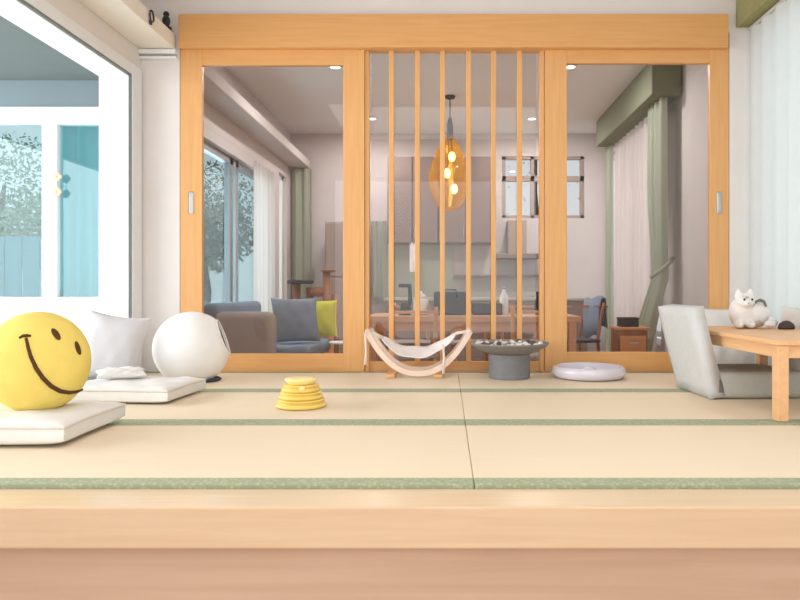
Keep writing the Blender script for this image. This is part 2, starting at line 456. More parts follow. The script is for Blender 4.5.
# ------------------------------------------------------------------ raised platform and tatami
b = new(); box(b, XL + .001, XR - .001, 1.925, YD - .001, ZF + .30, -.0365); struct('floor_platform', b, 'step')
t = thing('platform_step', 'thick blond wood step board and riser at the front of the tatami platform', 'step', (0, 0, ZF))
b = new(); box(b, XL + .001, XR - .001, 1.762, 1.923, .388 - .11, .388, .005); obj('front_board', b, 'step', t)
b = new(); box(b, XL + .001, XR - .001, 1.80, 1.825, .001, .277); obj('riser', b, 'riser', t)
rows = [(1.925, 2.824, 'front'), (2.826, 3.719, 'middle'), (3.721, 4.566, 'back')]
for y0, y1, rn in rows:
    for x0, x1, sn in ((XL + .004, .0793, 'left'), (.0807, XR - .004, 'right')):
        place = {'front': 'along the platform edge', 'middle': 'in the middle row', 'back': 'in front of the wooden doors'}[rn]
        t = thing('tatami_mat', f'straw tatami mat {place}, {sn} of the centre seam', 'tatami mat', ((x0 + x1) / 2, y0, -.035), 0, 'tatami mats on the platform')
        L, D = (x1 - x0) / 2, y1 - y0
        b = new(); box(b, -L, L, (.06), D - .06, 0, .035, .003); obj('straw_cover', b, 'tatami', t)
        for e in ((0, .065), (D - .065, D)):
            b = new(); box(b, -L, L, e[0], e[1], 0, .0365, .004); obj('border', b, 'heri', t)

# ------------------------------------------------------------------ header, sliding doors, slatted screen
b = new(); box(b, -1.779, 1.879, 4.52, YD + .07, 2.163, 2.386, .004); struct('trim_5', b, 'wood_h')
def door(name, x0, x1, z1, gx0, gx1, gz0, gz1, pull):
    f, bk = YD, YD + .04
    b = new(); box(b, x0, gx0, f, bk, 0.0, z1, .003); box(b, gx1, x1, f, bk, 0.0, z1, .003)
    d = struct(name, b, 'wood_v')
    b = new(); box(b, gx0, gx1, f + .001, bk, gz1, z1, .002); obj('top_rail', b, 'wood_h', d)
    b = new(); box(b, gx0, gx1, f + .001, bk, 0, gz0, .002); obj('bottom_rail', b, 'wood_h', d)
    b = new(); box(b, gx0, gx1, f + .016, f + .022, gz0, gz1); obj('pane', b, 'pane', d)
    b = new(); box(b, pull - .018, pull + .018, f - .003, f + .003, 1.06, 1.21, .008); box(b, pull - .008, pull + .008, f - .004, f, 1.08, 1.19, .003)
    obj('finger_pull', b, 'metal', d)
s = YD / F
door('door_1', -1.787, -.548, 2.18, -1.64, -.692, .121, 2.062, -1.713)
door('door_2', .665, 1.902, 2.18, .813, 1.774, .132, 2.075, 1.835)
t = thing('slatted_screen', 'wooden slatted glass screen between the two sliding doors', 'screen', ((-.548 + .665) / 2, YD + .045, 0))
ox = (-.548 + .665) / 2
b = new(); box(b, -.605, .605, 0, .05, 0, .062, .003); obj('bottom_rail', b, 'wood_h', t)
for x in (-.592, .590):
    b = new(); box(b, x - .013, x + .013, -.03, .05, 0, 2.175, .002); obj('post', b, 'wood_v', t)
for px in (391.5, 417.5, 442.5, 468.5, 493.5, 519.5):
    X = (px - CX) * (YD + .03) / F - ox
    b = new(); box(b, X - .0165, X + .0165, -.03, .005, .062, 2.173, .003); obj('slat', b, 'wood_v', t)
b = new(); box(b, -.565, .555, .025, .031, .062, 2.175); obj('pane', b, 'pane', t)

# ------------------------------------------------------------------ right side: pelmet and sheer
b = new(); box(b, 1.945, XR, .4, YD - .005, 2.31, ZC - .002, .006)
tag(obj('pelmet', b, 'green'), 'olive green pelmet at the top of the right wall in the front room', 'pelmet')
t = thing('curtain', 'white sheer curtain hanging beside the right sliding door behind the low table', 'curtain', (2.03, 0, 0))
obj('sheer_cloth', sheet(new(), (0, 4.52, 0), (0, -1, 0), 3.9, .004, 2.285, .016, .17, 5), 'sheer', t, True)
b = new(); tube(b, [(0, .55, 2.295), (0, 4.53, 2.295)], .012, 10); obj('rail', b, 'white', t, True)
b = new(); box(b, XR + .02, XR + .07, WY0, WY1, WZ0, WZ0 + .06); box(b, XR + .02, XR + .07, WY0, WY1, WZ1 - .06, WZ1)
for y in (WY0, 1.9, 3.2, WY1 - .06): box(b, XR + .02, XR + .07, y, y + .06, WZ0, WZ1)
w = struct('window_2', b, 'white')
b = new(); box(b, XR + .04, XR + .046, WY0 + .05, WY1 - .05, WZ0 + .05, WZ1 - .05); obj('pane', b, 'win', w)

# ------------------------------------------------------------------ cushions and smiley on the left
def floor_cushion(label, loc, w, d, t_, rz, seed):
    t = thing('floor_cushion', label, 'cushion', loc, rz, 'white floor cushions on the tatami')
    b = new(); rim, _ = pillow(b, w, d, t_, 7, .03, .045, .003, seed); obj('cover', b, 'cushion', t, True)
    b = new(); tube(b, rim + rim[:1], .005, 8); obj('piping', b, 'cushion_seam', t, True)
    return t
floor_cushion('flat white floor cushion under the yellow smiley ball', (-1.635, 2.575, .002), .62, .48, .10, .03, 2)
floor_cushion('flat white floor cushion lying beside the white cat house', (-1.60, 3.47, .002), .58, .44, .085, -.06, 5)

SC = at(38, 362, 2.60) + Vector((0, 0, .0)); SR = (.182, .165, .193)
fdir = Vector((.40, -1, .04)).normalized()
zax = Vector((0, 0, 1)); xax = fdir.cross(zax).normalized(); zax = xax.cross(fdir).normalized()
RS = Matrix((xax, -fdir, zax)).transposed()
SC.z = .089 + .186
t = thing('smiley_ball', 'round yellow smiley face cushion ball on a white floor cushion', 'ball cushion', (SC.x, SC.y, .1))
off = Vector((0, 0, SC.z - .1))
b = new(); ellipsoid(b, off, SR, RS, 48, 28); obj('ball', b, 'yellow', t, True)
def on_ball(px, py, lift=1.0):
    d = Vector(((px - CX) / F, 1, -(py - CY) / F)); o = Vector((0, 0, H)) - SC
    inv = RS.transposed()
    dl, ol = inv @ d, inv @ o
    dl = Vector((dl.x / SR[0], dl.y / SR[1], dl.z / SR[2])) / lift; ol = Vector((ol.x / SR[0], ol.y / SR[1], ol.z / SR[2])) / lift
    A, B, C_ = dl.dot(dl), dl.dot(ol), ol.dot(ol) - 1
    disc = B * B - A * C_
    k = (-B - math.sqrt(max(disc, 0))) / A
    return Vector((0, 0, H)) + d * k - SC + off
for ex, ey in ((56, 334), (78, 348)):
    c = on_ball(ex, ey); nrm = (c - off).normalized()
    s1 = nrm.cross(Vector((-.25, 0, 1))).normalized(); s2 = s1.cross(nrm).normalized()
    b = new(); ellipsoid(b, c, (.0125, .028, .005), Matrix((s1, s2, nrm)).transposed(), 16, 8); obj('eye', b, 'ink', t, True)
ms = [(26, 338), (28, 347), (31, 357), (36, 368), (43, 378), (51, 386), (60, 391), (69, 392.5), (77, 391.5), (82, 389.5)]
b = new(); tube(b, [on_ball(x, y, 1.005) for x, y in ms], [.005, .006, .007, .0075, .008, .0085, .0085, .008, .0065, .005], 8); obj('mouth', b, 'ink', t, True)
b = new(); tube(b, [on_ball(x, y, 1.005) for x, y in ((19, 338), (23, 336), (27, 335.5), (31, 336))], [.004, .006, .006, .004], 8); obj('mouth_corner', b, 'ink', t, True)

# grey pillow leaning by the opening, crumpled white cloth
t = thing('pillow', 'pale grey square pillow standing between the smiley ball and the white cat house', 'pillow', (-1.885, 3.84, .022))
b = new(); rim, _ = pillow(b, .33, .40, .14, 3, .10, 0, .0015, 8)
M_ = Matrix.Translation((0, 0, .20)) @ Matrix.Rotation(math.radians(12), 4, 'Z') @ Matrix.Rotation(math.radians(74), 4, 'X') @ Matrix.Rotation(math.radians(-9), 4, 'Z') @ Matrix.Translation((0, 0, -.075))
b.transform(M_); obj('cover', b, 'pillow_grey', t, True)
b = new(); tube(b, [M_ @ p for p in rim + rim[:1]], .004, 8); obj('piping', b, 'pillow_grey', t, True)
b = new(); pillow(b, .24, .15, .05, 3, .1, 0, .0035, 11); b.transform(Matrix.Rotation(.5, 4, 'Z') @ Matrix.Rotation(.12, 4, 'X'))
o = tag(obj('throw', b, 'cushion', None, True, (-1.70, 3.56, .090)), 'small crumpled white throw on the flat cushion in front of the grey pillow', 'throw')

# ------------------------------------------------------------------ spherical cat house
t = thing('cat_house', 'white ball shaped cat house with an oval side opening', 'cat house', (-1.54, 4.12, .001))
R_ = .222; nd = Vector((.918, .205, .33)).normalized(); cz = .196
u = nd.cross(Vector((0, 0, 1))).normalized(); v = nd.cross(u).normalized()
hole = math.asin(.50)
b = new(); rings = []
NT = 30
for k in range(NT + 1):
    th = hole + (PI - hole) * k / NT
    ring = []
    for i in range(48):
        a = 2 * PI * i / 48
        p = Vector((0, 0, cz)) + R_ * (nd * math.cos(th) + (u * math.cos(a) + v * math.sin(a)) * math.sin(th))
        p.z = max(p.z, 0.0)
        ring.append(b.verts.new(p))
        if k == NT: break
    rings.append(ring)
for A, B in zip(rings, rings[1:]):
    for i in range(48):
        j = (i + 1) % 48
        if len(B) == 1: b.faces.new((A[i], A[j], B[0]))
        else: b.faces.new((A[i], A[j], B[j], B[i]))
o = obj('shell', b, ['shell', 'den'], t, True)
sm = o.modifiers.new('thickness', 'SOLIDIFY'); sm.thickness = .014; sm.offset = -1; sm.material_offset = 1; sm.material_offset_rim = 0
b = new(); rr = R_ * math.sin(hole); cc = Vector((0, 0, cz)) + nd * R_ * math.cos(hole)
tube(b, [cc + (u * math.cos(a) + v * math.sin(a)) * rr for a in [2 * PI * k / 40 for k in range(41)]], .006, 8); obj('rim', b, 'shell', t, True)
b = new(); lathe(b, [(0, 0), (.115, 0), (.125, .008), (.115, .016), (0, .016)], 32, (.05, 0, .001)); obj('foot', b, 'charcoal', t, True)  # shadow under the ball, built as a dark disc set to one side

# ------------------------------------------------------------------ yellow tower toy
Y = 3.2
t = thing('cat_toy_tower', 'yellow stacked ring tower cat toy on the tatami', 'cat toy', (at(301, 0, Y).x, Y, .001))
r0, z0 = .118, 0
for k, (r, h) in enumerate(((.118, .040), (.103, .034), (.090, .032))):
    b = new(); lathe(b, [(0, z0 + .002), (r * .7, z0), (r * .95, z0 + .002), (r, z0 + .008), (r * .985, z0 + h * .45), (r * .86, z0 + h * .55), (r * .84, z0 + h * .75), (r * .93, z0 + h * .80), (r * .92, z0 + h * .95), (r * .6, z0 + h), (0, z0 + h)], 40)
    tr = obj('track_ring', b, 'toy', t, True)
    b = new(); a = .6 + 2.2 * k; ellipsoid(b, (r * .88 * math.cos(a), r * .88 * math.sin(a), z0 + h * .66), (.014, .014, .014), n=14, m=8); obj('ball', b, 'toy_pale', tr, True)
    z0 += h
b = new(); lathe(b, [(0, z0), (.055, z0), (.062, z0 + .006), (.075, z0 + .022), (.072, z0 + .028), (.05, z0 + .03), (0, z0 + .032)], 36); obj('cap', b, 'toy_pale', t, True)

# ------------------------------------------------------------------ cat hammock
t = thing('cat_hammock', 'small cat hammock with white canvas on a curved pale wood frame', 'cat hammock', (at(419, 0, 4.36).x, 4.36, 0))
def arc(y, ctr):
    pts = []
    for k in range(25):
        a = -1 + 2 * k / 24
        pts.append((a * .325, y, .028 + .265 * abs(a) ** 2.3))
    return pts
for y in (-.10, .10):
    b = new(); tube(b, arc(y, 0), 1, sq=(.028, .034)); obj('rocker', b, 'pale_wood', t)
for x in (-.175, .125):
    b = new(); box(b, x - .03, x + .03, -.135, .135, 0.001, .024, .008); obj('foot', b, 'foot_wood', t)
for s_ in (-1, 1):
    b = new(); tube(b, [(s_ * .322, -.118, .292), (s_ * .322, .118, .292)], .011, 10); obj('crossbar', b, 'pale_wood', t, True)
b = new(); n = 28; g = {}
for i in range(n + 1):
    for j in range(9):
        a = -1 + 2 * i / n; q = -1 + 2 * j / 8
        x = a * .235
        z = .150 + .105 * abs(a) ** 2.2 + .026 * q * (1 - a * a) ** .5 - .02 * (1 - q * q) * (1 - a * a) + .004 * math.sin(9 * a + 3 * q) + .015 * a
        g[i, j] = b.verts.new((x, q * (.085 + .02 * (1 - a * a)), z))
for i in range(n):
    for j in range(8): b.faces.new((g[i, j], g[i + 1, j], g[i + 1, j + 1], g[i, j + 1]))
o = obj('canvas', b, 'hammock', t, True); sm = o.modifiers.new('thickness', 'SOLIDIFY'); sm.thickness = .006
for s_ in (-1, 1):
    for q in (-.085, -.03, .03, .085):
        b = new(); tube(b, [(s_ * .32, q * 1.1, .292), (s_ * .28, q, .272 + .008 * s_), (s_ * .232, q, .257 + .015 * s_)], .004, 6); obj('rope', b, 'rope', t, True)
    x = -.33 if s_ < 0 else .155
    zt = .28 if s_ < 0 else .215
    b = new(); tube(b, [(x, -.125, zt), (x + .006, -.135, zt * .6), (x + .002, -.137, .085 if s_ < 0 else .03)], [.006, .007, .010], 8); obj('strap', b, 'rope', t, True)

# ------------------------------------------------------------------ grey pedestal dish with pebbles
DXc, DY = at(509, 0, 4.28).x, 4.26
t = thing('pedestal_dish', 'wide shallow grey dish on a round grey pedestal', 'dish', (DXc, DY, .001))
b = new(); lathe(b, [(0, 0), (.125, 0), (.129, .004), (.129, .15), (0, .152)], 48); auto(obj('pedestal', b, 'grey_stone', t))
b = new(); lathe(b, [(0, .152), (.13, .152), (.17, .168), (.225, .196), (.247, .214), (.247, .222), (.238, .222), (.215, .208), (.16, .200), (0, .198)], 64); auto(obj('dish', b, 'dish', t))
for k in range(46):
    a = k * 2.39996; r = .222 * math.sqrt((k + 6) / 53)
    dark = k % 4 == 1; sx = random.uniform(.013, .021)
    b = new(); ellipsoid(b, (0, 0, 0), (sx, sx * random.uniform(.7, 1), sx * .62), n=12, m=7)
    base_z = .199 if r < .16 else (.200 + (r - .16) * .145 if r < .215 else .208 + (r - .215) * .6)
    o = obj('pebble', b, 'pebble_d' if dark else 'pebble_w', None, True, (DXc + r * math.cos(a), DY + r * math.sin(a), .001 + base_z + sx * .56))
    o.rotation_euler = (0, 0, a)
    tag(o, 'small dark pebble lying in the grey pedestal dish' if dark else 'small white pebble lying in the grey pedestal dish', 'pebble', 'dark pebbles in the grey dish' if dark else 'white pebbles in the grey dish')

# round lilac tray on the mat
t = thing('round_tray', 'low round glossy lilac white tray in front of the right door', 'tray', (at(589, 0, 4.25).x, 4.27, .001))
b = new(); lathe(b, [(0, 0), (.18, 0), (.215, .008), (.232, .035), (.228, .062), (.215, .074), (.2, .074), (.196, .06), (.19, .022), (0, .018)], 56); auto(obj('tray', b, 'tray', t), 60)
b = new(); lathe(b, [(0, .02), (.05, .02), (.055, .045), (.03, .066), (0, .07)], 30); obj('hub', b, 'tray', t, True)

# ------------------------------------------------------------------ grey floor chair, table, cat figure, white cushions
t = thing('floor_chair', 'pale grey legless floor chair with tall backrest tucked under the low table', 'floor chair', (1.36, 3.40, .002), math.radians(3))
b = new(); n = 14
# backrest: curved slab, leaning
pro = [(0, .01), (-.012, .07), (-.035, .15), (-.062, .25), (-.085, .34), (-.102, .42), (-.110, .462)]
def slab(pro, th, y0, y1, bm, ny=10):
    rows = []
    nrm = []
    for i, p in enumerate(pro):
        a = Vector(pro[max(i - 1, 0)]); c = Vector(pro[min(i + 1, len(pro) - 1)]); d = (c - a).normalized(); nrm.append(Vector((d.y, -d.x)))
    loop = [Vector(p) - q * th / 2 for p, q in zip(pro, nrm)] + [Vector(p) + q * th / 2 for p, q in zip(pro, nrm)][::-1]
    for j in range(ny + 1):
        y = y0 + (y1 - y0) * j / ny
        rows.append([bm.verts.new((p.x, y, p.y)) for p in loop])
    m = len(loop)
    for A, B in zip(rows, rows[1:]):
        for k in range(m): bm.faces.new((A[k], A[(k + 1) % m], B[(k + 1) % m], B[k]))
    bm.faces.new(rows[0]); bm.faces.new(rows[-1][::-1])
    es = [e for e in bm.edges if len(e.link_faces) == 2 and e.calc_face_angle(0) > .8]
    bmesh.ops.bevel(bm, geom=es, offset=.018, segments=3, affect='EDGES', profile=.5)
    return bm
slab(pro, .075, 0, .43, b); o = obj('backrest', b, 'chair', t, True)
b = new(); box(b, -.03, .46, 0, .43, .0, .135, .035, 4); o = obj('seat', b, 'chair_seat', t, True)

TX0, TX1, TY0, TY1, TZ = 1.370, 1.855, 2.815, 3.96, .338
t = thing('low_table', 'low blond wooden table with square legs beside the sheer curtain', 'table', ((TX0 + TX1) / 2, (TY0 + TY1) / 2, .003))
hx, hy = (TX1 - TX0) / 2, (TY1 - TY0) / 2
b = new(); box(b, -hx, hx, -hy, hy, TZ - .022, TZ, .004); obj('tabletop', b, 'table', t)
for sx in (-1, 1):
    b = new(); box(b, sx * (hx - .025) - .01, sx * (hx - .025) + .01, -hy + .057, hy - .057, TZ - .075, TZ - .022, .002); obj('apron', b, 'table', t)
for sy in (-1, 1):
    b = new(); box(b, -hx + .054, hx - .054, sy * (hy - .025) - .01, sy * (hy - .025) + .01, TZ - .075, TZ - .022, .002); obj('apron', b, 'table', t)
    for sx in (-1, 1):
        b = new(); cx_, cy_ = sx * (hx - .029), sy * (hy - .030); box(b, cx_ - .024, cx_ + .024, cy_ - .026, cy_ + .026, 0, TZ - .022, .004); obj('leg', b, 'table', t)

cp = Vector((1.66, 3.72, TZ + .004))
t = thing('cat_figure', 'white cat figure with grey patches sitting on the low table', 'cat figure', cp)
b = new()
ellipsoid(b, (.015, .02, .075), (.105, .085, .078), None, 28, 16); ellipsoid(b, (-.05, -.01, .085), (.065, .065, .085), None, 24, 14)
ellipsoid(b, (-.045, -.045, .148), (.052, .046, .045), None, 24, 14)
ellipsoid(b, (-.05, -.085, .135), (.022, .018, .016), None, 16, 10)
ellipsoid(b, (-.085, -.06, .022), (.024, .04, .021), None, 16, 10); ellipsoid(b, (-.025, -.065, .022), (.024, .04, .021), None, 16, 10)
for sx in (-1, 1):
    lathe(b, [(0, -.03), (.022, -.02), (.016, .012), (.004, .032), (0, .034)], 12, (-.045 + sx * .032, -.04, .186))
tube(b, [(.10, .02, .04), (.118, -.03, .03), (.09, -.075, .026), (.04, -.09, .024)], [.024, .024, .022, .015], 12)
o = obj('body', b, 'plush', t)
rm = o.modifiers.new('merge', 'REMESH'); rm.mode = 'VOXEL'; rm.voxel_size = .006; rm.use_smooth_shade = True
sm = o.modifiers.new('smooth', 'SMOOTH'); sm.iterations = 4
for sx in (-1, 1):
    b = new(); ellipsoid(b, (-.045 + sx * .021, -.087, .157), (.006, .004, .007), None, 10, 6); obj('eye', b, 'black', t, True)
b = new(); ellipsoid(b, (-.05, -.103, .138), (.005, .004, .004), None, 10, 6); obj('nose', b, mat('pink_nose', (206, 160, 150)), t, True)
b = new(); tube(b, [(-.012, -.056, .118), (.002, -.048, .136), (.022, -.046, .149), (.044, -.04, .153), (.062, -.038, .145), (.075, -.038, .118)], [.006, .008, .007, .009, .008, .004], 8); obj('back_marking', b, mat('grey_fur', (128, 124, 122), .95), t, True)
b = new(); lathe(b, [(0, 0), (.038, 0), (.041, .01), (.034, .028), (.016, .043), (0, .046)], 20); b.transform(Matrix.Diagonal((1.1, .8, 1, 1)))
tag(obj('trinket', b, mat('dark_brown_glaze', (72, 58, 58), .5), None, True, (1.812, 3.62, TZ + .004)), 'small dark brown lump beside the white cat figure on the low table', 'trinket')

for lab, loc, rot in (('plump white cushion standing behind the low table next to the door', (1.76, 4.27, .215), (math.radians(80), 0, .05)),
                      ('white cushion leaning on the sheer curtain at the far corner of the low table', (1.99, 4.22, .2), (math.radians(80), 0, -1.2))):
    if 'sheer' in lab: loc, rot = (1.925, 3.72, .235), (math.radians(82), 0, -PI / 2)
    t = thing('cushion', lab, 'cushion', (loc[0], loc[1], .004), 0, 'white cushions behind the low table')
    w_ = .34 if 'plump' in lab else .44
    b = new(); rim, _ = pillow(b, w_, .43, .10 if 'sheer' in lab else .12, 3.5, .05, .02, .004, 21)
    Mx = Matrix.Translation((0, 0, loc[2])) @ Matrix.Rotation(rot[2], 4, 'Z') @ Matrix.Rotation(rot[0], 4, 'X') @ Matrix.Translation((0, 0, -.06))
    b.transform(Mx); obj('cover', b, 'cushion', t, True)
    b = new(); tube(b, [Mx @ p for p in rim + rim[:1]], .005, 8); obj('piping', b, 'cushion_seam', t, True)

# ================================================================== the room beyond the glass
LY0, LY1, LZ1 = 5.75, 7.95, 1.85
b = new()
box(b, XL - .15, XL, YD + .1, LY0, ZF, ZC); box(b, XL - .15, XL, LY1, 8.35, ZF, ZC); box(b, XL - .15, XL, 8.75, YB + .1, ZF, ZC)
box(b, XL - .15, XL, LY0, LY1, LZ1, ZC); box(b, XL - .15, XL, 8.35, 8.75, 2.0, ZC); box(b, XL - .15, XL, LY0, LY1, ZF, ZF + .05); box(b, XL - .15, XL, 8.35, 8.75, ZF, -.3)
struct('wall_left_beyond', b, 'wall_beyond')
RY0, RY1 = 6.7, 8.95
b = new()
box(b, XR, XR + .15, YD + .1, RY0, ZF, ZC); box(b, XR, XR + .15, RY1, YB + .1, ZF, ZC); box(b, XR, XR + .15, RY0, RY1, ZF, 0); box(b, XR, XR + .15, RY0, RY1, 2.3, ZC)
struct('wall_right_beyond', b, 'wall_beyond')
BWX0, BWX1, BWZ0, BWZ1 = .74, 1.83, 1.5, 2.32
b = new()
box(b, XL, BWX0, YB, YB + .1, ZF, ZC); box(b, BWX1, XR, YB, YB + .1, ZF, ZC); box(b, BWX0, BWX1, YB, YB + .1, ZF, BWZ0); box(b, BWX0, BWX1, YB, YB + .1, BWZ1, ZC)
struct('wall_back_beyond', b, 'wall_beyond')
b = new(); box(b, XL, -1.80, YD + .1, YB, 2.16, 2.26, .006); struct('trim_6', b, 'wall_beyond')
# back window
b = new()
for z0, z1 in ((BWZ0, BWZ0 + .04), (1.99, 2.06), (BWZ1 - .04, BWZ1)): box(b, BWX0, BWX1, YB + .01, YB + .07, z0, z1)
for x in (BWX0, 1.12, 1.46, BWX1 - .05): box(b, x, x + .05, YB + .01, YB + .07, BWZ0, BWZ1)
w = struct('window_3', b, 'cab')
b = new(); box(b, BWX0 + .03, BWX1 - .03, YB + .03, YB + .036, BWZ0 + .03, BWZ1 - .03); obj('pane', b, 'clear', w)
# left sliding window beyond
b = new(); x0, x1 = XL - .11, XL - .05
for y in (LY0, 6.62, 6.80, LY1 - .08): box(b, x0, x1, y, y + .08, ZF + .05, LZ1)
box(b, x0, x1, LY0, LY1, LZ1 - .07, LZ1); box(b, x0, x1, LY0, LY1, ZF + .05, ZF + .12)
w = struct('window_4', b, 'silver')
b = new(); box(b, x0 + .03, x0 + .036, LY0 + .06, LY1 - .06, ZF + .1, LZ1 - .05); obj('pane', b, 'win', w)
b = new()
for y in (8.35, 8.70): box(b, x0, x1, y, y + .05, -.3, 2.0)
box(b, x0, x1, 8.35, 8.75, 1.95, 2.0); box(b, x0, x1, 8.35, 8.75, -.3, -.25)
w = struct('window_5', b, 'white')
b = new(); box(b, x0 + .03, x0 + .036, 8.38, 8.72, -.26, 1.96); obj('pane', b, 'clear', w)
b = new(); x0, x1 = XR + .04, XR + .10
for y in (RY0, 7.4, 8.2, RY1 - .06): box(b, x0, x1, y, y + .06, 0, 2.3)
box(b, x0, x1, RY0, RY1, 0, .06); box(b, x0, x1, RY0, RY1, 2.24, 2.3)
w = struct('window_6', b, 'white')
b = new(); box(b, x0 + .03, x0 + .036, RY0 + .04, RY1 - .04, .04, 2.26); obj('pane', b, 'clear', w)

# drapes of the room beyond
tag(obj('curtain', sheet(new(), (XL + .05, 7.10, 0), (0, 1, 0), .85, ZF + .01, 1.9, .03, .17, 9), 'sheer_b', None, True), 'pale curtain drawn over the left window behind the sofa', 'curtain')
tag(obj('curtain', sheet(new(), (XL + .02, 8.93, 0), (1, 0, 0), .26, ZF + .01, 2.14, .022, .12, 4), 'sage', None, True), 'narrow sage drape hanging in the far left corner of the rear room', 'curtain')
t = thing('pelmet', 'sage green boxed pelmet above the rear room side curtains', 'pelmet', (1.84, 6.08, 2.30))
b = new(); box(b, 0, .27, 0, 2.25, 0, ZC - 2.302, .01); obj('box', b, 'sage_box', t)
t = thing('curtain', 'pale sheer curtain hanging under the sage green pelmet', 'curtain', (2.0, 0, 0))
obj('sheer_cloth', sheet(new(), (.03, 6.58, 0), (0, 1, 0), 1.54, ZF + .01, 2.29, .025, .17, 12), 'sheer_b', t, True)
t = thing('curtain', 'sage green drape tied back at the near end of the sheer curtain', 'curtain', (1.97, 6.16, 0))
def fl(s_, f):
    k = max(0, 1 - abs(f - .40) / .30)
    return s_ * (1 - .45 * k) + .02
bb = sheet(new(), (0, -.05, 0), (0, 1, 0), .40, ZF + .01, 2.29, .045, .12, 15, zs=18, flare=fl)
for v_ in bb.verts:
    if v_.co.z < .62: v_.co.x -= .22 * ((.62 - v_.co.z) / 1.0) ** .8
obj('drape', bb, 'sage', t, True)
b = new(); tube(b, [(-.13, -.03, .66), (-.05, -.05, .72), (.05, -.03, .80), (.10, .04, .84)], .018, 8); obj('tieback', b, 'sage', t, True)
tag(obj('curtain', sheet(new(), (1.98, 8.14, 0), (0, 1, 0), .16, ZF + .01, 2.29, .03, .09, 17), 'sage', None, True), 'narrow sage drape at the far end of the sheer curtain', 'curtain')

# sofa
t = thing('sofa', 'grey sofa along the left wall of the rear room', 'sofa', (-1.62, 5.62, ZF))
b = new(); box(b, -.30, .38, .12, 1.34, .10, .34, .03, 3); obj('base', b, 'sofa', t, True)
for y in (.20, .78):
    b = new(); box(b, -.28, .46, y - .06, y + .515, .34, .47, .045, 4); obj('seat_cushion', b, 'sofa_blue', t, True)
b = new(); box(b, -.31, .20, -.02, .14, .05, .77, .07, 5); obj('arm', b, 'sofa', t, True)
b = new(); box(b, -.40, -.26, 0, 1.34, .05, .84, .05, 4); obj('back', b, 'sofa_blue', t, True)
for x, y in ((-.26, .16), (.34, .16), (-.26, 1.3), (.34, 1.3)):
    b = new(); cyl(b, (x, y, .001), .022, .10, 12); obj('leg', b, 'brown', t)
for lab, m_, loc, rx, rz, w_ in (('blue grey cushion leaning on the sofa back', 'sofa_blue', (-1.36, 6.15, .28), 70, 25, .42), ('pear green cushion at the far end of the sofa', 'pear', (-1.28, 6.82, .265), 74, 15, .38)):
    b = new(); pillow(b, w_, w_, .15, 3, .07, 0, .004, 31)
    b.transform(Matrix.Rotation(math.radians(rz), 4, 'Z') @ Matrix.Rotation(math.radians(rx), 4, 'X') @ Matrix.Translation((0, 0, -.075)))
    tag(obj('sofa_cushion', b, m_, None, True, loc), lab, 'cushion')

# cat tree and orange cabinet
t = thing('cat_tree', 'brown cat tree with dark platforms beside the far end of the sofa', 'cat tree', (-1.50, 7.75, ZF))
b = new(); box(b, -.26, .30, -.2, .2, .001, .04, .008); obj('base', b, 'brown', t)
for x, y, z1 in ((-.20, 0, 1.02), (-.06, .05, .98), (.14, 0, 1.16), (.22, .1, .9)):
    b = new(); cyl(b, (x, y, .04), .045, z1 - .04, 16); obj('post', b, 'brown', t, True)
b = new(); cyl(b, (-.16, 0, 1.021), .15, .045, 28, .01); obj('platform', b, 'charcoal', t, True)
b = new(); cyl(b, (.16, 0, 1.161), .09, .022, 24, .006); obj('platform', b, 'brown', t, True)
b = new(); ellipsoid(b, (.04, .02, .93), (.10, .09, .06), None, 20, 10); obj('perch', b, 'brown', t, True)
t = thing('cabinet', 'small orange wood cabinet next to the pear green cushion', 'cabinet', (-1.30, 7.05, ZF))
b = new(); box(b, -.09, .09, -.02, .3, .001, .72, .004); obj('body', b, 'orange', t)
b = new(); box(b, -.08, .08, -.035, -.021, .05, .69, .004); d = obj('door', b, 'orange', t)
b = new(); box(b, .055, .065, -.047, -.036, .32, .42, .003); obj('handle', b, 'metal', d)
b = new(); box(b, -1.19, -.9, 6.55, 6.9, .03, .045, .004); 
tb = thing('side_tray', 'white tray table beside the sofa seat', 'tray table', (-1.0, 6.7, ZF))
b.free(); b = new(); cyl(b, (0, 0, .425), .15, .018, 30, .004); obj('top', b, 'white', tb, True)
b = new(); cyl(b, (0, 0, .02), .018, .405, 12); obj('stem', b, 'white', tb, True)
b = new(); cyl(b, (0, 0, .001), .12, .018, 28, .004); obj('base', b, 'white', tb, True)

# long table with things on it, chairs around
t = thing('dining_table', 'long wooden table behind the slatted screen', 'table', (.22, 5.95, ZF))
b = new(); box(b, -.88, .88, -.40, .40, .685, .735, .004); obj('tabletop', b, 'mid_wood', t)
for x in (-.82, .82):
    for y in (-.34, .34):
        b = new(); box(b, x - .03, x + .03, y - .03, y + .03, .001, .685, .003); obj('leg', b, 'mid_wood', t)
for y in (-.34, .34):
    b = new(); box(b, -.79, .79, y - .012, y + .012, .61, .684, .002); obj('apron', b, 'mid_wood', t)
TT = ZF + .737
def dchair(name, lab, loc, rz, m1, m2):
    t = thing(name, lab, 'chair', loc, rz, 'wooden chairs of the rear room')
    b = new(); box(b, -.2, .2, -.2, .2, .42, .455, .012, 3); obj('seat', b, m2, t, True)
    for x in (-.17, .17):
        b = new(); tube(b, [(x, -.17, .42), (x * 1.12, -.2, .002)], [.017, .013], 10); obj('leg', b, m1, t, True)
        b = new(); tube(b, [(x * 1.12, .22, .002), (x, .18, .44), (x, .22, .66), (x, .25, .82)], [.013, .018, .016, .014], 10); obj('leg', b, m1, t, True)
    b = new(); tube(b, [(-.18, .245, .78), (0, .275, .785), (.18, .245, .78)], 1, sq=(.09, .02)); obj('backrest', b, m1, t)
    b = new(); tube(b, [(-.17, -.185, .2), (.17, -.185, .2)], .01, 8); obj('stretcher', b, m1, t, True)
    return t
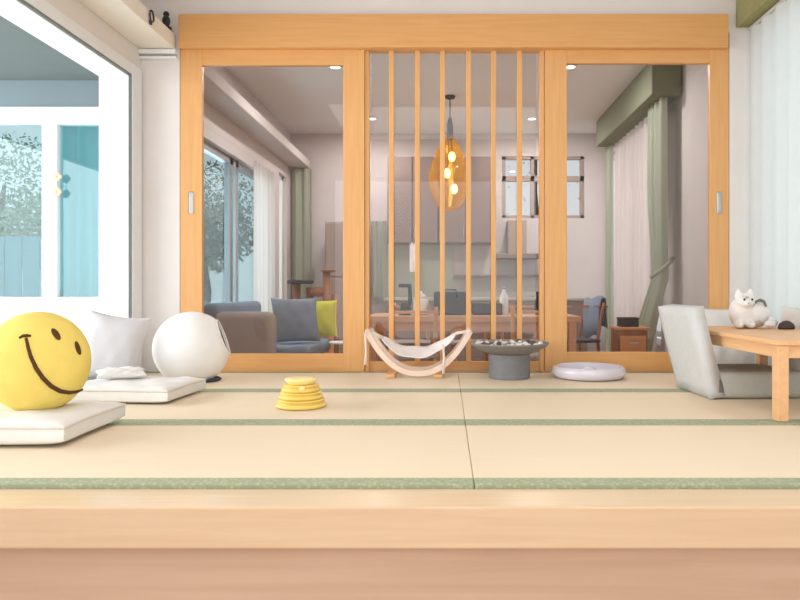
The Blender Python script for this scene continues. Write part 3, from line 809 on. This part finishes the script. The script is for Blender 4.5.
ch = dchair('dining_chair', 'wooden chair at the left end of the far side of the long table', (-.35, 6.62, ZF), 0, 'mid_wood', 'sofa')
copy_thing(ch, (.25, 6.62, ZF), .1, 'wooden chair in the middle of the far side of the long table')
copy_thing(ch, (.72, 6.62, ZF), -.08, 'wooden chair at the right end of the far side of the long table')
copy_thing(ch, (-.28, 5.38, ZF), PI + .15, 'wooden chair at the long table directly behind the cat hammock')
copy_thing(ch, (.72, 5.36, ZF), PI - .2, 'wooden chair at the long table directly behind the grey pedestal dish')
ch2 = dchair('armchair', 'brown chair with a blue grey pad over its back near the right curtains', (1.30, 6.95, ZF), -1.2, 'brown', 'charcoal')
b = new(); prof = [(.205, .47), (.207, .60), (.214, .74), (.232, .862), (.265, .876), (.298, .862), (.302, .70), (.31, .56)]
g = []
for k in range(15):
    x = -.148 + .296 * k / 14
    g.append([b.verts.new((x, y + .004 * math.sin(5 * k / 14 * 3 + z * 9) * (1 if y > .25 else -1), z - .02 * math.sin(k * .45))) for y, z in prof])
for A, B in zip(g, g[1:]):
    for q in range(len(prof) - 1): b.faces.new((A[q], B[q], B[q + 1], A[q + 1]))
o = obj('back_pad', b, 'sofa_blue', ch2, True)  # cloth hung over the backrest
o['label'] = 'blue grey cloth back pad'
o.modifiers.new('thickness', 'SOLIDIFY').thickness = .006

t = thing('equipment_bag', 'black boxy bag in the middle of the long table', 'bag', (at(450, 0, 5.9).x, 5.9, TT))
b = new(); box(b, -.14, .14, -.09, .09, 0, .20, .02, 3); obj('body', b, 'charcoal', t, True)
b = new(); tube(b, [(-.06, -.095, .15), (-.05, -.10, .215), (.05, -.10, .215), (.06, -.095, .15)], .008, 8); obj('handle', b, 'black', t, True)
t = thing('coffee_maker', 'black coffee maker at the left end of the long table', 'coffee maker', (at(405, 0, 5.85).x, 5.85, TT))
b = new(); box(b, -.05, .05, -.08, .08, 0, .02, .005); obj('base', b, 'black', t)
b = new(); tube(b, [(.03, 0, .02), (.045, 0, .14), (.04, 0, .24)], .017, 10); obj('column', b, 'black', t, True)
b = new(); box(b, -.055, .055, -.05, .05, .235, .265, .008); obj('head', b, 'black', t)
b = new(); lathe(b, [(0, .021), (.03, .021), (.036, .05), (.026, .09), (.03, .1), (0, .1)], 20, (-.012, 0, 0)); obj('jug', b, 'black', t, True)
t = thing('storage_jar', 'white lidded jar left of the black bag on the long table', 'jar', (at(421, 0, 5.9).x, 5.9, TT))
b = new(); lathe(b, [(0, 0), (.06, 0), (.066, .01), (.066, .12), (.05, .14), (0, .14)], 28); obj('body', b, 'white', t, True)
b = new(); lathe(b, [(0, .14), (.052, .141), (.045, .165), (.012, .185), (.012, .2), (0, .205)], 28); obj('lid', b, 'white', t, True)
t = thing('storage_box', 'long low black box right of the black bag on the long table', 'box', (at(487, 0, 5.9).x, 5.9, TT))
b = new(); box(b, -.13, .13, -.07, .07, 0, .10, .012, 3); obj('body', b, 'black', t, True)
b = new(); box(b, -.115, .115, -.076, -.071, .015, .085, .004); obj('front_panel', b, 'charcoal', t)
t = thing('bottle', 'pale bottle standing right of the low black box on the long table', 'bottle', (at(504, 0, 6.05).x, 6.05, TT))
b = new(); lathe(b, [(0, 0), (.036, 0), (.038, .01), (.038, .15), (.016, .19), (.014, .22), (0, .22)], 20); obj('body', b, 'white', t, True)
b = new(); cyl(b, (0, 0, .221), .016, .02, 14); obj('cap', b, 'silver', t, True)
t = thing('vase', 'dark slim vase at the right end of the long table', 'vase', (at(538, 0, 5.95).x, 5.95, TT))
b = new(); lathe(b, [(0, 0), (.025, 0), (.034, .05), (.030, .11), (.014, .15), (.02, .2), (0, .2)], 20); obj('body', b, 'black', t, True)

# bedside-like cabinet right
t = thing('drawer_cabinet', 'small wooden drawer cabinet in front of the tied sage drape', 'cabinet', (1.595, 5.93, ZF))
b = new(); box(b, -.125, .125, -.13, .13, .001, .607, .004); obj('body', b, 'brown', t)
b = new(); box(b, -.14, .14, -.15, .14, .608, .631, .004); obj('top', b, 'mid_wood', t)
for z in (.36, .13):
    b = new(); box(b, -.11, .11, -.142, -.131, z, z + .2, .003); d = obj('drawer', b, 'mid_wood', t)
    b = new(); box(b, -.04, .04, -.158, -.143, z + .13, z + .145, .003); obj('handle', b, 'metal', d)
t = thing('box', 'dark grey box on the small drawer cabinet', 'box', (1.585, 5.93, ZF + .632))
b = new(); box(b, -.08, .08, -.06, .06, 0, .06, .006); obj('body', b, 'charcoal', t)
b = new(); box(b, -.084, .084, -.064, .064, .061, .08, .006); obj('lid', b, 'charcoal', t)

# kitchen along the far wall
for i, (x0, x1, lab) in enumerate(((-.75, -.1, 'taupe wall cupboard left of the pendant lamp'), (-.095, .60, 'taupe wall cupboard behind the pendant lamp'))):
    t = thing('wall_cupboard', lab, 'cupboard', ((x0 + x1) / 2, YB - .001, 1.15), 0, 'wall cupboards of the kitchen')
    w_ = (x1 - x0) / 2
    b = new(); box(b, -w_, w_, -.35, 0, 0, 1.1, .004); obj('body', b, 'cab', t)
    for s_ in (-1, 1):
        b = new(); box(b, s_ * w_ / 2 - w_ / 2 + .006, s_ * w_ / 2 + w_ / 2 - .006, -.37, -.351, .006, 1.09, .003); d = obj('door', b, 'cab_d', t)
        b = new(); box(b, s_ * .03 - .006, s_ * .03 + .006, -.385, -.371, .06, .2, .002); obj('handle', b, 'silver', d)
b = new(); box(b, -.72, .1, YB - .02, YB - .001, .45, 1.149); struct('trim_7', b, 'tile')
t = thing('kitchen_counter', 'kitchen base units with a pale worktop on the far wall', 'kitchen counter', (.3, YB - .001, ZF))
b = new(); box(b, -1.05, 1.45, -.6, 0, .001, .82, .004); obj('cabinet', b, 'cab', t)
b = new(); box(b, -1.07, 1.47, -.63, 0, .821, .855, .004); obj('worktop', b, 'tile', t)
for k in range(5):
    x = -1.05 + k * .5
    b = new(); box(b, x + .01, x + .49, -.618, -.601, .05, .80, .003); d = obj('door', b, 'cab_d', t)
    b = new(); box(b, x + .2, x + .3, -.632, -.619, .74, .755, .002); obj('handle', b, 'silver', d)
t = thing('range_hood', 'pale range hood on the far kitchen wall', 'range hood', (.62 + .3, YB - .002, .95))
b = new(); box(b, -.28, .28, -.42, 0, 0, .06, .006); obj('hood', b, 'cab_d', t)
b = new(); box(b, -.12, .12, -.24, 0, .061, .50, .004); obj('duct', b, 'cab', t)
b = new(); box(b, .1, 1.4, YB - .25, YB - .001, .72, .745, .003)
tag(obj('wall_shelf', b, 'cab_d'), 'long brown shelf below the range hood on the far wall', 'shelf')
t = thing('towel', 'white towel hanging from the wall cupboard left of the pendant lamp', 'towel', (at(412, 0, 8.6).x, 8.60, 0))
obj('cloth', sheet(new(), (-.03, 0, 0), (1, 0, 0), .07, .78, 1.14, .006, .03, 6), 'hammock', t, True)
b = new(); tube(b, [(-.05, -.006, 1.145), (.06, -.006, 1.145)], .006, 8); obj('rail', b, 'silver', t, True)
tag(obj('curtain', sheet(new(), (-.98, 8.9, 0), (1, 0, 0), .2, .45, 1.45, .022, .1, 8), 'sage', None, True), 'short sage curtain on the far wall seen left of the first slat', 'curtain')
t = thing('fridge', 'tall grey fridge against the far wall left of the kitchen', 'fridge', (-1.25, YB - .002, ZF))
b = new(); box(b, -.25, .25, -.55, 0, .001, 1.8, .01); obj('body', b, 'cab', t)
for z0, z1 in ((.05, 1.1), (1.12, 1.78)):
    b = new(); box(b, -.24, .24, -.575, -.551, z0, z1, .008); d = obj('door', b, 'cab', t)
    b = new(); box(b, .19, .21, -.6, -.576, z0 + .2, z0 + .5, .004); obj('handle', b, 'silver', d)

# downlights
for px, py, lab in ((335, 66, 'round ceiling downlight above the sofa seen in the left door'), (570, 66, 'round ceiling downlight seen in the right door'), (372, 118, 'round ceiling downlight seen beside the left post of the screen'), (532, 118, 'round ceiling downlight seen beside the right post of the screen')):
    Y = F * (ZC - H) / (CY - py)
    t = thing('downlight', lab, 'ceiling light', (at(px, 0, Y).x, Y, ZC - .001), 0, 'downlights of the rear room')
    b = new(); lathe(b, [(.045, 0), (.07, 0), (.07, -.012), (.05, -.014), (.045, 0)], 28); obj('ring', b, 'white', t, True)
    b = new(); lathe(b, [(0, -.004), (.046, -.004), (.046, -.009), (0, -.010)], 24); obj('lens', b, 'lamp_on', t, True)

# pendant lamp
PY = 7.25; PX = at(450, 0, PY).x
t = thing('pendant_lamp', 'amber glass teardrop pendant lamp with glowing bulbs', 'pendant lamp', (PX, PY, ZC - .002))
dz = lambda py: H - (py - CY) * PY / F - (ZC - .002)
b = new(); lathe(b, [(0, 0), (.055, 0), (.05, -.025), (0, -.03)], 24); obj('canopy', b, 'charcoal', t, True)
b = new(); tube(b, [(0, 0, -.03), (0, 0, dz(122))], .006, 8); obj('cord', b, 'black', t, True)
b = new(); lathe(b, [(0, dz(118)), (.015, dz(118)), (.034, dz(126)), (.036, dz(136)), (.03, dz(140)), (0, dz(140))], 24); obj('socket', b, 'charcoal', t, True)
z_t, z_b = dz(137), dz(211)
b = new(); prof = []
for k in range(20):
    f = k / 19; zz = z_t + (z_b - z_t) * f
    r = .05 + .17 * math.sin(PI * min(1, f * .92 + .02) ** 1.15) ** .9 if f < .98 else .06
    prof.append((r, zz))
prof.append((0.0, z_b - .004))
lathe(b, prof, 40, (-.01, 0, 0)); o = obj('shade', b, 'amber', t, True)
for bx, by, bz in ((.02, -.01, 157), (-.03, .02, 173), (.045, 0, 189)):
    b = new(); ellipsoid(b, (bx, by, dz(bz)), (.034, .034, .05), None, 18, 12); ob = obj('bulb', b, 'bulb', t, True)
    b = new(); tube(b, [(bx, by, dz(bz) + .048), (bx * .4, by * .4, dz(139))], .005, 6); obj('stem', b, 'charcoal', ob, True)

# ================================================================== garden outside
b = new(); box(b, -14, XL - .2, -3, 16, -.6, -.42); o = struct('ground', b, 'soil')
b = new(); box(b, XR + .25, 12, -3, 16, -.6, -.42); struct('ground_right', b, 'soil')
b = new(); box(b, XL - .19, XR + .24, YB + .2, 16, -.6, -.42); struct('ground_rear', b, 'soil')
t = thing('garden_fence', 'pale teal garden fence beyond the bay window', 'fence', (-4.4, 7.0, -.42))
for k in range(14):
    b = new(); box(b, -1.4 + k * .18, -1.4 + k * .18 + .165, 0, .025, 0, 1.52, .004); obj('board', b, 'fence', t)
b = new(); box(b, -1.4, 1.12, .026, .06, .3, .38); obj('rail', b, 'fence', t)
b = new(); box(b, -1.4, 1.12, .026, .06, 1.2, 1.28); obj('rail', b, 'fence', t)
def tree(lab, x, y, h, crown, n, s, m_, seed, grp='garden trees'):
    t = thing('tree', lab, 'tree', (x, y, -.42), 0, grp)
    b = new(); tube(b, [(0, 0, 0), (.05, .03, h * .4), (-.04, 0, h * .75), (0, .02, h)], [.09, .075, .05, .02], 10); obj('trunk', b, 'bark', t, True)
    b = new()
    for c, r in crown: foliage(b, c, r, n, s, seed); seed += 1
    obj('leaves', b, m_, t, 'leaf')
tree('leafy green tree beyond the teal garden fence', -5.6, 8.6, 2.3, [((0, 0, 2.2), (1.0, .6, .8)), ((.6, 0, 1.7), (.7, .5, .5))], 3200, .034, 'leaf', 3)
tree('dark leafy tree outside the sliding window behind the sofa', -3.55, 9.9, 2.4, [((0, 0, 2.1), (.9, .9, .75)), ((.3, -.5, 1.7), (.6, .6, .5))], 2600, .04, 'leaf_d', 9)
tree('slim tree outside the side window behind the sheer curtain', 3.9, 13.0, 3.0, [((0, 0, 2.3), (.9, 1.2, 1.3))], 2500, .045, 'leaf', 14)
tree('bare branched tree outside the high kitchen window', 1.6, 12.0, 3.6, [((0, 0, 2.7), (.8, .5, .7))], 90, .03, 'leaf', 21)

# ------------------------------------------------------------------ light
def area(name, loc, rot, sx, sy, power, color=(1, 1, 1)):
    l = bpy.data.lights.new(name, 'AREA'); l.shape = 'RECTANGLE'; l.size = sx; l.size_y = sy; l.energy = power; l.color = color
    o = bpy.data.objects.new(name, l); COL.objects.link(o); o.location = loc; o.rotation_euler = rot
    return o
area('bay_daylight', (-4.25, 2.4, 1.15), (0, math.radians(-90), 0), 1.7, 4.4, 160, (.93, .97, 1))
area('right_window_daylight', (XR + .35, 2.5, 1.3), (0, math.radians(90), 0), 1.9, 3.9, 26, (1, .99, .98))
area('rear_glazing_daylight', (.035, YR - .12, 1.11), (math.radians(90), 0, 0), 4.15, 2.9, 85, (1, .985, .97))  # added fill from behind the camera, brightens the doors and step
area('ceiling_light', (0, .9, ZC - .03), (0, 0, 0), 2.6, 1.6, 40, (1, .98, .96))  # added fill over the front room, not a fitted lamp
area('sofa_window_daylight', (XL - .5, 6.9, .9), (0, math.radians(-90), 0), 2.0, 2.1, 70, (.95, .98, 1))
area('side_window_daylight', (XR + .5, 7.5, 1.2), (0, math.radians(90), 0), 2.2, 2.4, 30, (.96, .98, 1))
for px, py in ((335, 66), (570, 66), (372, 118), (532, 118)):
    Y = F * (ZC - H) / (CY - py)
    area('downlight_glow', (at(px, 0, Y).x, Y, ZC - .02), (0, 0, 0), .1, .1, 23, (1, .96, .93))

w = bpy.data.worlds.new('sky'); scene.world = w; w.use_nodes = True
nt = w.node_tree
bg = nt.nodes['Background']
sk = nt.nodes.new('ShaderNodeTexSky'); sk.sky_type = 'HOSEK_WILKIE'; sk.turbidity = 6; sk.sun_direction = Vector((-.6, .2, .75)).normalized()
mxn = nt.nodes.new('ShaderNodeMixRGB'); mxn.inputs[0].default_value = .75; mxn.inputs[2].default_value = (.95, .98, 1, 1)
nt.links.new(sk.outputs[0], mxn.inputs[1]); nt.links.new(mxn.outputs[0], bg.inputs['Color'])
bg.inputs['Strength'].default_value = 1.15

# ------------------------------------------------------------------ camera and view
cam = bpy.data.cameras.new('camera'); co = bpy.data.objects.new('camera', cam); COL.objects.link(co)
co.location = (0, 0, H); co.rotation_euler = (math.radians(90), 0, 0)
cam.sensor_width = 36; cam.lens = F / 800 * 36
cam.shift_x = (400 - CX) / 800; cam.shift_y = (CY - 300) / 800
cam.clip_start = .05
scene.camera = co
vs = scene.view_settings
vs.view_transform = 'Standard'; vs.look = 'None'; vs.gamma = 1; vs.use_curve_mapping = False; vs.exposure = -0.1
scene.cycles.use_denoising = True
scene.cycles.max_bounces = 10; scene.cycles.transparent_max_bounces = 16
scene.cycles.sample_clamp_indirect = 6
